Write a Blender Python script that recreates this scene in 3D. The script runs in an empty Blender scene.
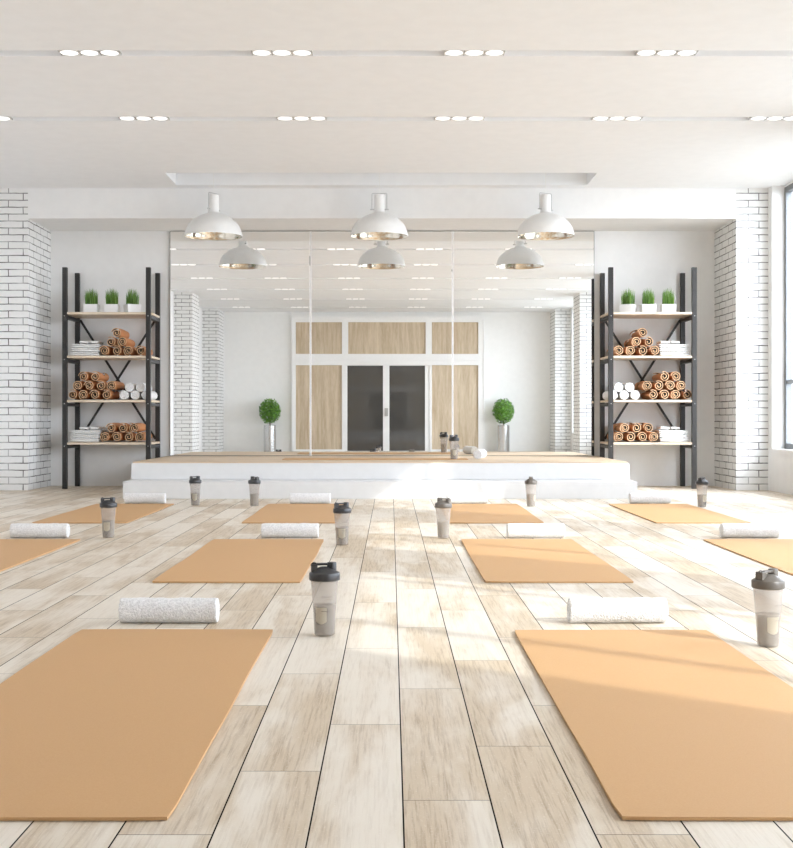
import bpy, math, random
from mathutils import Vector, Matrix, noise
random.seed(7)
sc = bpy.context.scene
C = sc.collection
PI = math.pi

# ------------------------------------------------------------------ materials
def new_mat(name):
    m = bpy.data.materials.new(name); m.use_nodes = True
    nt = m.node_tree; b = nt.nodes['Principled BSDF']
    return m, nt, b
def N(nt, typ, **kw):
    n = nt.nodes.new(typ)
    for k, v in kw.items():
        if k in n.inputs: n.inputs[k].default_value = v
        else: setattr(n, k, v)
    return n
def L(nt, a, b): nt.links.new(a, b)
def rgb(r, g, b):   # srgb 0-255 -> linear rgba
    f = lambda c: (c/255/12.92) if c/255 <= .04045 else ((c/255+.055)/1.055)**2.4
    return (f(r), f(g), f(b), 1)
def math_n(nt, op, a, b=None):
    n = nt.nodes.new('ShaderNodeMath'); n.operation = op
    for i, v in enumerate((a, b)):
        if v is None: continue
        if isinstance(v, (int, float)): n.inputs[i].default_value = v
        else: L(nt, v, n.inputs[i])
    return n.outputs[0]
def mixc(nt, fac, a, b):
    n = nt.nodes.new('ShaderNodeMix'); n.data_type = 'RGBA'
    for s, v in ((0, fac), (6, a), (7, b)):
        if isinstance(v, (int, float, tuple)): n.inputs[s].default_value = v
        else: L(nt, v, n.inputs[s])
    return n.outputs[2]
def noise_mat(name, col, col2=None, rough=.6, scale=40, bump=.1, dist=.002, metal=0, spec=.5, detail=4, stretch=(1,1,1), coat=0):
    m, nt, b = new_mat(name)
    tc = N(nt, 'ShaderNodeTexCoord'); mp = N(nt, 'ShaderNodeMapping'); mp.inputs['Scale'].default_value = stretch
    L(nt, tc.outputs['Object'], mp.inputs[0])
    n = N(nt, 'ShaderNodeTexNoise', Scale=scale, Detail=detail); L(nt, mp.outputs[0], n.inputs['Vector'])
    r = N(nt, 'ShaderNodeMapRange'); r.inputs[1].default_value = .35; r.inputs[2].default_value = .65
    L(nt, n.outputs[0], r.inputs[0])
    L(nt, mixc(nt, r.outputs[0], col, col2 or col), b.inputs['Base Color'])
    b.inputs['Roughness'].default_value = rough; b.inputs['Metallic'].default_value = metal
    b.inputs['Specular IOR Level'].default_value = spec; b.inputs['Coat Weight'].default_value = coat
    if bump:
        bp = N(nt, 'ShaderNodeBump', Strength=bump, Distance=dist)
        L(nt, n.outputs[0], bp.inputs['Height']); L(nt, bp.outputs[0], b.inputs['Normal'])
    return m

white_wall = noise_mat('white_wall_paint', (.80,.80,.795,1), (.82,.82,.815,1), rough=.75, scale=12, bump=.04, spec=.25)
lightened_wall = noise_mat('lightened_white_wall_paint', (.88,.88,.87,1), (.90,.90,.89,1), rough=.75, scale=12, bump=.03, spec=.25)  # wall paint lightened to make up for dim light on the door wall
ceil_mat = noise_mat('ceiling_paint', (.82,.83,.845,1), (.84,.85,.865,1), rough=.8, scale=9, bump=.03, spec=.2)
trim_mat = noise_mat('white_lacquer', (.89,.89,.885,1), (.91,.91,.905,1), rough=.35, scale=20, bump=.02)
stage_mat = noise_mat('white_stage_paint', (.70,.70,.698,1), (.72,.72,.718,1), rough=.45, scale=15, bump=.02)
black_steel = noise_mat('charcoal_powder_coated_steel', (.026,.0245,.0235,1), (.033,.031,.030,1), rough=.5, spec=.35, scale=180, bump=.08, dist=.0006)
win_steel = noise_mat('grey_window_aluminium', (.16,.17,.18,1), (.19,.20,.21,1), rough=.4, scale=60, bump=.03, metal=.3)
lid_mat = noise_mat('charcoal_plastic', (.030,.030,.032,1), (.036,.036,.038,1), rough=.38, scale=90, bump=.05, dist=.0004)
lid_mat_sunlit = noise_mat('sunlit_charcoal_plastic', (.11,.097,.082,1), (.125,.11,.094,1), rough=.38, scale=90, bump=.05, dist=.0004)  # charcoal lid colour with sunlight painted in, for bottles on the sunny side
steel = noise_mat('brushed_steel', (.62,.62,.62,1), (.68,.68,.67,1), rough=.24, scale=60, bump=.05, dist=.0005, metal=1, stretch=(1,1,.05))
grey_metal = noise_mat('satin_grey_metal', (.5,.5,.5,1), (.56,.56,.55,1), rough=.35, scale=60, bump=.02, metal=.9)
shade_mat = noise_mat('white_enamel', (.80,.80,.79,1), (.82,.82,.81,1), rough=.3, scale=20, bump=.01)
reflector_mat = noise_mat('warm_chrome_reflector', (.72,.66,.56,1), (.80,.75,.66,1), rough=.12, scale=30, bump=.25, dist=.004, metal=1)
soil_mat = noise_mat('dark_soil', (.02,.013,.008,1), (.05,.03,.018,1), rough=.95, scale=120, bump=.6, dist=.004)
pot_mat = noise_mat('white_ceramic', (.78,.78,.78,1), (.80,.80,.80,1), rough=.3, scale=30, bump=.02)
bark_mat = noise_mat('brown_bark', (.07,.045,.025,1), (.12,.08,.05,1), rough=.9, scale=60, bump=.5)
mat_side = noise_mat('tan_yoga_foam', rgb(193,152,106), rgb(197,157,112), rough=.62, scale=350, bump=.12, dist=.0006, spec=.35)
roll_out = noise_mat('tan_rolled_foam', rgb(186,124,76), rgb(194,132,84), rough=.6, scale=250, bump=.1, dist=.0006)
roll_in = noise_mat('shade_dark_foam_inside', rgb(52,32,24), rgb(64,40,30), rough=.75, scale=250, bump=.1, dist=.0006)  # dark brown paints the shade between the turns into the inner faces
roll_edge = noise_mat('pale_tan_cut_foam', rgb(232,192,152), rgb(222,178,138), rough=.7, scale=250, bump=.1, dist=.0006)

def towel_material(name, a, b2, strength):
    m, nt, b = new_mat(name)
    tc = N(nt, 'ShaderNodeTexCoord')
    v = N(nt, 'ShaderNodeTexVoronoi', Scale=190); L(nt, tc.outputs['Object'], v.inputs['Vector'])
    n = N(nt, 'ShaderNodeTexNoise', Scale=130, Detail=3); L(nt, tc.outputs['Object'], n.inputs['Vector'])
    h = math_n(nt, 'ADD', math_n(nt, 'MULTIPLY', v.outputs['Distance'], -1.2), n.outputs[0])
    r = N(nt, 'ShaderNodeMapRange'); r.inputs[1].default_value = .38; r.inputs[2].default_value = .62; L(nt, n.outputs[0], r.inputs[0])
    L(nt, mixc(nt, r.outputs[0], a, b2), b.inputs['Base Color'])
    b.inputs['Roughness'].default_value = .95; b.inputs['Specular IOR Level'].default_value = .1
    b.inputs['Sheen Weight'].default_value = .15
    bp = N(nt, 'ShaderNodeBump', Strength=strength, Distance=.004); L(nt, h, bp.inputs['Height']); L(nt, bp.outputs[0], b.inputs['Normal'])
    return m
terry = towel_material('white_terry_cloth', (.73,.73,.735,1), (.89,.89,.89,1), .6)
cotton = towel_material('white_folded_cotton', (.74,.74,.73,1), (.80,.80,.79,1), .3)

def wood_material(name, c1, c2, axis, rough=.5):
    m, nt, b = new_mat(name)
    tc = N(nt, 'ShaderNodeTexCoord'); mp = N(nt, 'ShaderNodeMapping')
    mp.inputs['Scale'].default_value = {'z': (9,9,.8), 'x': (.8,9,9), 'y': (9,.8,9)}[axis]
    L(nt, tc.outputs['Object'], mp.inputs[0])
    n = N(nt, 'ShaderNodeTexNoise', Scale=1.6, Detail=8, Roughness=.62, Distortion=.4); L(nt, mp.outputs[0], n.inputs['Vector'])
    n2 = N(nt, 'ShaderNodeTexNoise', Scale=12, Detail=4); L(nt, mp.outputs[0], n2.inputs['Vector'])
    s = math_n(nt, 'ADD', math_n(nt, 'MULTIPLY', n.outputs[0], .75), math_n(nt, 'MULTIPLY', n2.outputs[0], .25))
    r = N(nt, 'ShaderNodeMapRange'); r.inputs[1].default_value = .34; r.inputs[2].default_value = .64; L(nt, s, r.inputs[0])
    L(nt, mixc(nt, r.outputs[0], c1, c2), b.inputs['Base Color'])
    b.inputs['Roughness'].default_value = rough
    bp = N(nt, 'ShaderNodeBump', Strength=.08, Distance=.001); L(nt, s, bp.inputs['Height']); L(nt, bp.outputs[0], b.inputs['Normal'])
    return m
oak_panel = wood_material('light_oak_panel', rgb(180,160,132), rgb(214,198,174), 'z')
stage_wood = wood_material('pale_stage_wood', rgb(196,172,144), rgb(214,194,168), 'x')
shelf_wood = wood_material('pale_shelf_wood', rgb(196,176,150), rgb(226,212,192), 'x')

def brick_material():
    m, nt, b = new_mat('white_painted_brick')
    uv = N(nt, 'ShaderNodeUVMap'); uv.uv_map = 'UVMap'
    nz = N(nt, 'ShaderNodeTexNoise', Scale=9, Detail=3); L(nt, uv.outputs[0], nz.inputs['Vector'])
    wob = N(nt, 'ShaderNodeVectorMath', operation='SCALE'); L(nt, nz.outputs['Color'], wob.inputs[0]); wob.inputs['Scale'].default_value = .010
    ad = N(nt, 'ShaderNodeVectorMath', operation='ADD'); L(nt, uv.outputs[0], ad.inputs[0]); L(nt, wob.outputs[0], ad.inputs[1])
    br = N(nt, 'ShaderNodeTexBrick'); L(nt, ad.outputs[0], br.inputs['Vector'])
    br.inputs['Scale'].default_value = 1; br.inputs['Mortar Size'].default_value = .0052
    br.inputs['Mortar Smooth'].default_value = .35; br.inputs['Brick Width'].default_value = .232; br.inputs['Row Height'].default_value = .0635
    br.inputs['Color1'].default_value = (.80,.80,.79,1); br.inputs['Color2'].default_value = (.76,.76,.75,1); br.inputs['Mortar'].default_value = (.05,.05,.05,1)
    br.offset = .42
    n2 = N(nt, 'ShaderNodeTexNoise', Scale=5.5, Detail=5); L(nt, uv.outputs[0], n2.inputs['Vector'])
    r = N(nt, 'ShaderNodeMapRange'); r.inputs[1].default_value = .40; r.inputs[2].default_value = .62; r.inputs[3].default_value = 1; r.inputs[4].default_value = .5
    L(nt, n2.outputs[0], r.inputs[0])
    fac = math_n(nt, 'MULTIPLY', br.outputs['Fac'], r.outputs[0])
    n3 = N(nt, 'ShaderNodeTexNoise', Scale=30, Detail=4); L(nt, uv.outputs[0], n3.inputs['Vector'])
    base = mixc(nt, n3.outputs[0], (.74,.74,.73,1), (.84,.84,.83,1))
    L(nt, mixc(nt, fac, base, (.07,.066,.06,1)), b.inputs['Base Color'])
    b.inputs['Roughness'].default_value = .7
    h = math_n(nt, 'ADD', math_n(nt, 'MULTIPLY', br.outputs['Fac'], -1), math_n(nt, 'MULTIPLY', n3.outputs[0], .25))
    bp = N(nt, 'ShaderNodeBump', Strength=.5, Distance=.006); L(nt, h, bp.inputs['Height']); L(nt, bp.outputs[0], b.inputs['Normal'])
    return m
brick_mat = brick_material()

PW, PL, PX0 = .1523, .9, .0205
def floor_material():
    m, nt, b = new_mat('pale_weathered_plank')
    tc = N(nt, 'ShaderNodeTexCoord'); sp = N(nt, 'ShaderNodeSeparateXYZ'); L(nt, tc.outputs['Object'], sp.inputs[0])
    u = math_n(nt, 'DIVIDE', math_n(nt, 'SUBTRACT', sp.outputs[0], PX0), PW)
    i = math_n(nt, 'FLOOR', u); fu = math_n(nt, 'FRACT', u)
    # stagger: joints shift .36 m from plank to plank
    v = math_n(nt, 'DIVIDE', math_n(nt, 'SUBTRACT', math_n(nt, 'SUBTRACT', sp.outputs[1], .383), math_n(nt, 'MULTIPLY', i, .36)), PL)
    j = math_n(nt, 'FLOOR', v); fv = math_n(nt, 'FRACT', v)
    cb = N(nt, 'ShaderNodeCombineXYZ'); L(nt, i, cb.inputs[0]); L(nt, j, cb.inputs[1])
    wn = N(nt, 'ShaderNodeTexWhiteNoise'); wn.noise_dimensions = '2D'; L(nt, cb.outputs[0], wn.inputs['Vector'])
    ws = N(nt, 'ShaderNodeSeparateColor'); L(nt, wn.outputs['Color'], ws.inputs[0])
    # grain coordinates, offset for each plank
    cg = N(nt, 'ShaderNodeCombineXYZ')
    L(nt, math_n(nt, 'MULTIPLY', sp.outputs[0], 9), cg.inputs[0]); L(nt, math_n(nt, 'MULTIPLY', sp.outputs[1], 1.5), cg.inputs[1])
    L(nt, math_n(nt, 'MULTIPLY', ws.outputs[0], 60), cg.inputs[2])
    big = N(nt, 'ShaderNodeTexNoise', Scale=1.0, Detail=5, Roughness=.55, Distortion=.6); L(nt, cg.outputs[0], big.inputs['Vector'])
    cf = N(nt, 'ShaderNodeCombineXYZ')
    L(nt, math_n(nt, 'MULTIPLY', sp.outputs[0], 150), cf.inputs[0]); L(nt, math_n(nt, 'MULTIPLY', sp.outputs[1], 5), cf.inputs[1])
    L(nt, math_n(nt, 'MULTIPLY', ws.outputs[1], 60), cf.inputs[2])
    fine = N(nt, 'ShaderNodeTexNoise', Scale=1.0, Detail=7, Roughness=.72, Distortion=.25); L(nt, cf.outputs[0], fine.inputs['Vector'])
    speck = N(nt, 'ShaderNodeTexNoise', Scale=190, Detail=4); L(nt, tc.outputs['Object'], speck.inputs['Vector'])
    wide = N(nt, 'ShaderNodeTexNoise', Scale=2.3, Detail=4, Roughness=.6); L(nt, tc.outputs['Object'], wide.inputs['Vector'])
    t = math_n(nt, 'ADD', math_n(nt, 'MULTIPLY', big.outputs[0], .75), math_n(nt, 'MULTIPLY', ws.outputs[2], .22))
    t = math_n(nt, 'ADD', t, math_n(nt, 'MULTIPLY', wide.outputs[0], .35))
    r = N(nt, 'ShaderNodeMapRange'); r.interpolation_type = 'SMOOTHSTEP'; r.inputs[1].default_value = .54; r.inputs[2].default_value = .84; L(nt, t, r.inputs[0])
    fr = N(nt, 'ShaderNodeMapRange'); fr.inputs[1].default_value = .48; fr.inputs[2].default_value = .66; L(nt, fine.outputs[0], fr.inputs[0])
    pale = (.74,.675,.58,1); tan = (.52,.405,.27,1); deep = (.26,.17,.09,1)
    c = mixc(nt, math_n(nt, 'MULTIPLY', r.outputs[0], .8), pale, tan)
    c = mixc(nt, math_n(nt, 'MULTIPLY', fr.outputs[0], math_n(nt, 'ADD', math_n(nt, 'MULTIPLY', r.outputs[0], .45), .16)), c, deep)
    sr = N(nt, 'ShaderNodeMapRange'); sr.inputs[1].default_value = .60; sr.inputs[2].default_value = .72; L(nt, speck.outputs[0], sr.inputs[0])
    c = mixc(nt, math_n(nt, 'MULTIPLY', sr.outputs[0], .45), c, (.84,.80,.74,1))
    # gaps: long seams between rows of planks and hairline butt joints
    du = math_n(nt, 'MULTIPLY', math_n(nt, 'MINIMUM', fu, math_n(nt, 'SUBTRACT', 1, fu)), PW)
    dv = math_n(nt, 'MULTIPLY', math_n(nt, 'MINIMUM', fv, math_n(nt, 'SUBTRACT', 1, fv)), PL)
    g1 = N(nt, 'ShaderNodeMapRange'); g1.inputs[1].default_value = .0011; g1.inputs[2].default_value = .0017; g1.inputs[3].default_value = 1; g1.inputs[4].default_value = 0; L(nt, du, g1.inputs[0])
    g2 = N(nt, 'ShaderNodeMapRange'); g2.inputs[1].default_value = .0008; g2.inputs[2].default_value = .0018; g2.inputs[3].default_value = .75; g2.inputs[4].default_value = 0; L(nt, dv, g2.inputs[0])
    gap = math_n(nt, 'MAXIMUM', g1.outputs[0], g2.outputs[0])
    c = mixc(nt, gap, c, (.008,.006,.005,1))
    L(nt, c, b.inputs['Base Color'])
    L(nt, math_n(nt, 'ADD', math_n(nt, 'MULTIPLY', fine.outputs[0], .2), .36), b.inputs['Roughness'])
    L(nt, math_n(nt, 'MULTIPLY', math_n(nt, 'SUBTRACT', 1, gap), .4), b.inputs['Specular IOR Level'])
    h = math_n(nt, 'SUBTRACT', math_n(nt, 'MULTIPLY', fine.outputs[0], .12), gap)
    bp = N(nt, 'ShaderNodeBump', Strength=.35, Distance=.002); L(nt, h, bp.inputs['Height']); L(nt, bp.outputs[0], b.inputs['Normal'])
    return m
floor_mat = floor_material()

def simple(name, col, rough=.5, metal=0, spec=.5, emit=None, es=0):
    m, nt, b = new_mat(name)
    b.inputs['Base Color'].default_value = col; b.inputs['Roughness'].default_value = rough
    b.inputs['Metallic'].default_value = metal; b.inputs['Specular IOR Level'].default_value = spec
    if emit: b.inputs['Emission Color'].default_value = emit; b.inputs['Emission Strength'].default_value = es
    return m
mirror_mat = simple('silvered_mirror', (.97,.975,.97,1), 0, 1)
mirror_edge = simple('mirror_edge', (.10,.12,.11,1), .2)
dark_glass = simple('smoked_door_glass', (.078,.074,.068,1), .03, 0, .7)
lamp_mat = simple('lit_lamp_disc', (.9,.9,.9,1), .5, 0, .3, (.97,.98,1,1), 1.2)
bulb_mat = simple('warm_bulb', (.9,.8,.6,1), .2, 0, .5, (1,.80,.5,1), 1.2)
dark_hole = simple('dark_plastic', (.02,.02,.02,1), .5)

def pane_material(name, tint, alpha):
    m, nt, b = new_mat(name)
    nt.nodes.remove(b)
    out = nt.nodes['Material Output']
    tr = N(nt, 'ShaderNodeBsdfTransparent'); tr.inputs[0].default_value = tint
    gl = N(nt, 'ShaderNodeBsdfGlossy'); gl.inputs['Roughness'].default_value = .02
    fr = N(nt, 'ShaderNodeLayerWeight', Blend=.5); fac = math_n(nt, 'ADD', math_n(nt, 'POWER', fr.outputs['Facing'], 4.5), .03); mx = N(nt, 'ShaderNodeMixShader')
    L(nt, math_n(nt, 'MULTIPLY', fac, alpha), mx.inputs[0]); L(nt, tr.outputs[0], mx.inputs[1]); L(nt, gl.outputs[0], mx.inputs[2]); L(nt, mx.outputs[0], out.inputs[0])
    return m
window_glass = pane_material('clear_window_glass', (.97,.985,.98,1), .8)

def frosted(name, col, opac):
    m, nt, b = new_mat(name)
    out = nt.nodes['Material Output']
    b.inputs['Base Color'].default_value = col; b.inputs['Roughness'].default_value = .28
    tc = N(nt, 'ShaderNodeTexCoord'); n = N(nt, 'ShaderNodeTexNoise', Scale=60); L(nt, tc.outputs['Object'], n.inputs['Vector'])
    bp = N(nt, 'ShaderNodeBump', Strength=.05, Distance=.001); L(nt, n.outputs[0], bp.inputs['Height']); L(nt, bp.outputs[0], b.inputs['Normal'])
    tl = N(nt, 'ShaderNodeBsdfTranslucent'); tl.inputs[0].default_value = col
    m1 = N(nt, 'ShaderNodeMixShader'); m1.inputs[0].default_value = .35; L(nt, b.outputs[0], m1.inputs[1]); L(nt, tl.outputs[0], m1.inputs[2])
    tr = N(nt, 'ShaderNodeBsdfTransparent'); m2 = N(nt, 'ShaderNodeMixShader'); m2.inputs[0].default_value = opac
    L(nt, tr.outputs[0], m2.inputs[1]); L(nt, m1.outputs[0], m2.inputs[2]); L(nt, m2.outputs[0], out.inputs[0])
    return m
body_mat = frosted('smoky_translucent_plastic', (.58,.53,.48,1), .29)
cup_mat = frosted('milky_inner_cup', (.50,.47,.42,1), .48)
pale_mat = frosted('pale_inner_cup_window', (.86,.80,.64,1), .75)

def leaf_material(name, c1, c2, sc_):
    m, nt, b = new_mat(name)
    out = nt.nodes['Material Output']
    oi = N(nt, 'ShaderNodeNewGeometry')
    c = mixc(nt, oi.outputs['Random Per Island'], c1, c2)
    L(nt, c, b.inputs['Base Color']); b.inputs['Roughness'].default_value = .42
    tl = N(nt, 'ShaderNodeBsdfTranslucent'); L(nt, c, tl.inputs[0])
    mx = N(nt, 'ShaderNodeMixShader'); mx.inputs[0].default_value = .25
    L(nt, b.outputs[0], mx.inputs[1]); L(nt, tl.outputs[0], mx.inputs[2]); L(nt, mx.outputs[0], out.inputs[0])
    return m
grass_mat = leaf_material('fresh_grass_blade', (.06,.17,.02,1), (.26,.44,.09,1), 1)
leaf_mat = leaf_material('boxwood_leaf', (.03,.12,.012,1), (.24,.50,.07,1), 1)

# ------------------------------------------------------------------ mesh helper
class MB:
    def __init__(s): s.v = []; s.f = []; s.m = []; s.uv = {}
    def add(s, vs, fs, mi=0, mt=None):
        o = len(s.v)
        for p in vs:
            p = Vector(p); s.v.append(mt @ p if mt else p)
        for f in fs: s.f.append([o+k for k in f]); s.m.append(mi)
    def box(s, x0, x1, y0, y1, z0, z1, mi=0, mt=None):
        s.add([(x0,y0,z0),(x1,y0,z0),(x1,y1,z0),(x0,y1,z0),(x0,y0,z1),(x1,y0,z1),(x1,y1,z1),(x0,y1,z1)],
              [(0,3,2,1),(4,5,6,7),(0,1,5,4),(1,2,6,5),(2,3,7,6),(3,0,4,7)], mi, mt)
    def lathe(s, prof, n=32, mi=0, mt=None, cap0=True, cap1=True):
        vs = []; fs = []
        for r, z in prof:
            for k in range(n):
                a = 2*PI*k/n; vs.append((r*math.cos(a), r*math.sin(a), z))
        for j in range(len(prof)-1):
            for k in range(n):
                k2 = (k+1) % n; fs.append((j*n+k, j*n+k2, (j+1)*n+k2, (j+1)*n+k))
        if cap0: fs.append(tuple(range(n-1,-1,-1)))
        if cap1: fs.append(tuple((len(prof)-1)*n+k for k in range(n)))
        s.add(vs, fs, mi, mt)
    def tube(s, pts, r, n=8, mi=0, closed=False):
        pts = [Vector(p) for p in pts]; m = len(pts); vs = []; fs = []; prev = None
        for i, p in enumerate(pts):
            a = pts[(i-1) % m] if (i > 0 or closed) else p; b = pts[(i+1) % m] if (i < m-1 or closed) else p
            t = (b-a).normalized()
            if prev is None:
                u = t.cross(Vector((0,0,1)));
                if u.length < .1: u = t.cross(Vector((1,0,0)))
            else: u = prev - t*prev.dot(t)
            u.normalize(); prev = u; w = t.cross(u)
            for k in range(n):
                an = 2*PI*k/n; vs.append(p + (u*math.cos(an)+w*math.sin(an))*r)
        for i in range(m if closed else m-1):
            for k in range(n):
                a, b = i*n, ((i+1) % m)*n; fs.append((a+k, a+(k+1)%n, b+(k+1)%n, b+k))
        if not closed: fs.append(tuple(range(n-1,-1,-1))); fs.append(tuple((m-1)*n+k for k in range(n)))
        s.add(vs, fs, mi)
    def bar(s, a, b, w, d, mi=0):
        a = Vector(a); b = Vector(b); t = (b-a).normalized(); u = Vector((0,1,0)); w_ = t.cross(u).normalized()
        vs = [p + w_*sx*w/2 + u*sy*d/2 for p in (a, b) for sx, sy in ((-1,-1),(1,-1),(1,1),(-1,1))]
        s.add(vs, [(0,1,2,3),(7,6,5,4),(0,4,5,1),(1,5,6,2),(2,6,7,3),(3,7,4,0)], mi)
    def mesh(s, name, mats, smooth=False, bevel=0, auto=None):
        me = bpy.data.meshes.new(name); me.from_pydata([tuple(p) for p in s.v], [], s.f)
        for m in (mats if isinstance(mats, (list, tuple)) else [mats]): me.materials.append(m)
        for p, mi in zip(me.polygons, s.m): p.material_index = mi; p.use_smooth = smooth
        import bmesh
        bm = bmesh.new(); bm.from_mesh(me); bmesh.ops.recalc_face_normals(bm, faces=bm.faces)
        if bevel:
            es = [e for e in bm.edges if len(e.link_faces) == 2 and e.calc_face_angle(0) > .6]
            bmesh.ops.bevel(bm, geom=es, offset=bevel, segments=2, profile=.6, affect='EDGES')
        if smooth:
            for e in bm.edges:
                if len(e.link_faces) == 2 and e.calc_face_angle(0) > math.radians(auto or 38): e.smooth = False
        bm.to_mesh(me); bm.free()
        return me
    def build(s, name, mats, parent=None, loc=(0,0,0), rz=0, **kw):
        o = bpy.data.objects.new(name, s.mesh(name, mats, **kw)); C.objects.link(o)
        if parent: o.parent = parent
        o.location = loc; o.rotation_euler = (0,0,rz)
        return o

def tag(o, label=None, cat=None, group=None, kind=None):
    if label: o['label'] = label
    if cat: o['category'] = cat
    if group: o['group'] = group
    if kind: o['kind'] = kind
    return o
def empty(name, loc=(0,0,0), rz=0):
    o = bpy.data.objects.new(name, None); C.objects.link(o); o.location = loc; o.rotation_euler = (0,0,rz); o.empty_display_size = .05
    return o
def copy_tree(o, parent=None):
    c = o.copy(); C.objects.link(c); c.parent = parent
    for ch in list(o.children): copy_tree(ch, c)
    return c
ORD = ['first','second','third','fourth','fifth','sixth']

# ------------------------------------------------------------------ dimensions
XL, XR, XPIER = -3.64, 3.60, 3.46      # left wall, window plane, inner face of right piers / parapet
CL, CR = -3.33, 3.165                  # inner faces of the brick columns
YB, YW, CZ = -.45, 12.30, 2.77
BEAM_Y, BEAM_Z = 11.53, 2.495

# floor
b = MB(); b.box(XL-.2, XR+.25, YB-.2, YW+.2, -.12, 0)
tag(b.build('floor', floor_mat), kind='structure')
# walls
b = MB(); b.box(XL-.2, XR+.25, YW, YW+.2, 0, CZ+.3); tag(b.build('wall_back', white_wall), kind='structure')
b = MB(); b.box(XL-.2, XL, YB, YW, 0, CZ+.3); tag(b.build('wall_left', white_wall), kind='structure')
b = MB(); b.box(XL-.2, XR+.25, YB-.2, YB, 0, CZ+.3); tag(b.build('wall_front', lightened_wall), kind='structure')
# right wall: parapet, piers and header with four window openings
WIN = [(.52+2.87*k, 2.80+2.87*k) for k in range(4)]
SILL, HEAD, XO = .385, 2.755, 3.66
b = MB()
b.box(XPIER, XO, YB, YW, 0, SILL)
b.box(XR-.03, XO, YB, YW, HEAD, CZ+.3)
edges = [YB] + [e for w in WIN for e in w] + [YW]
for a, c in zip(edges[::2], edges[1::2]): b.box(XPIER, XO, a, c, SILL, CZ+.3)
tag(b.build('wall_right', white_wall), kind='structure')

# ceiling with recessed cross slots and the pendant recess
SLOTS = [.62, 2.27, 3.95, 5.59, 7.26, 8.85]
RX0, RX1, RY0, RY1 = -1.94, 1.77, 10.80, 11.36
b = MB(); SW = .115; y = YB
x0, x1 = XL, XR+.05
for s_ in SLOTS:
    b.box(x0, x1, y, s_-SW/2, CZ, CZ+.15); b.box(x0, x1, s_-SW/2, s_+SW/2, CZ+.045, CZ+.15); y = s_+SW/2
b.box(x0, x1, y, RY0, CZ, CZ+.15)
b.box(x0, RX0, RY0, RY1, CZ, CZ+.15); b.box(RX1, x1, RY0, RY1, CZ, CZ+.15)
b.box(x0, x1, RY1, YW, CZ, CZ+.15)
b.box(x0, x1, YB, YW, CZ+.15, CZ+.3)
tag(b.build('ceiling', ceil_mat), kind='structure')
# beam over the mirror wall
b = MB(); b.box(CL, CR, BEAM_Y, YW, BEAM_Z, CZ); tag(b.build('beam', white_wall), kind='structure')

# brick columns (uv in metres runs round the corner)
def brick_column(x0, x1, y0, y1, left):
    b = MB(); b.box(x0, x1, y0, y1, 0, CZ)
    o = b.build('brick_column', brick_mat)
    me = o.data; uvl = me.uv_layers.new(name='UVMap')
    for p in me.polygons:
        for li in p.loop_indices:
            co = me.vertices[me.loops[li].vertex_index].co
            if abs(p.normal.x) > .5: uvl.data[li].uv = ((co.y - y0) + (x1 if left else -x0) + 10, co.z)
            else: uvl.data[li].uv = ((co.x if left else -co.x) + 10, co.z)
    return tag(o, kind='structure')
for ya, yb in ((YB,.31), (2.73,3.47), (5.60,6.34), (8.47,9.21), (BEAM_Y,YW)):
    brick_column(XL, CL, ya, yb, True)
    brick_column(CR, XPIER, ya, yb, False)

# windows
for k, (a, c) in enumerate(WIN):
    w = tag(empty('window_%d' % (k+1), (XR, a, SILL)), kind='structure')
    W, H = c-a, HEAD-SILL
    f = MB()
    f.box(-.03,.03, 0,.045, 0,H); f.box(-.03,.03, W-.045,W, 0,H); f.box(-.03,.03, .045,W-.045, 0,.05); f.box(-.03,.03, .045,W-.045, H-.05,H)
    f.build('window_frame', win_steel, w, bevel=.004)
    mu = MB()
    for q in (.57, 1.71): mu.box(-.025,.025, q-.02,q+.02, .05,H-.05)
    mu.build('mullion', win_steel, w)
    tr = MB(); zt = .605
    for q0, q1 in ((.045,.55),(.59,1.69),(1.73,W-.045)): tr.box(-.022,.022, q0,q1, zt-.018,zt+.018)
    tr.build('transom', win_steel, w)
    g = MB(); g.box(-.004,.004, .03,W-.03, .03,H-.03); g.build('window_pane', window_glass, w)

# ------------------------------------------------------------------ stage
SX0, SX1 = -2.203, 2.022
st = empty('stage_platform', (0, 10.32, 0))
tag(st, 'low white two step stage platform with wooden top below the mirrors', 'platform')
b = MB(); b.box(SX0, SX1, 0, YW-10.32-.002, 0, .141); b.build('lower_step', stage_mat, st, bevel=.004)
b = MB(); b.box(SX0, SX1, .34, YW-10.32-.002, .142, .280); b.build('upper_step', stage_mat, st, bevel=.003)
b = MB(); b.box(SX0+.012, SX1-.012, .352, YW-10.32-.002, .2805, .291); b.build('stage_top', stage_wood, st)

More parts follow.
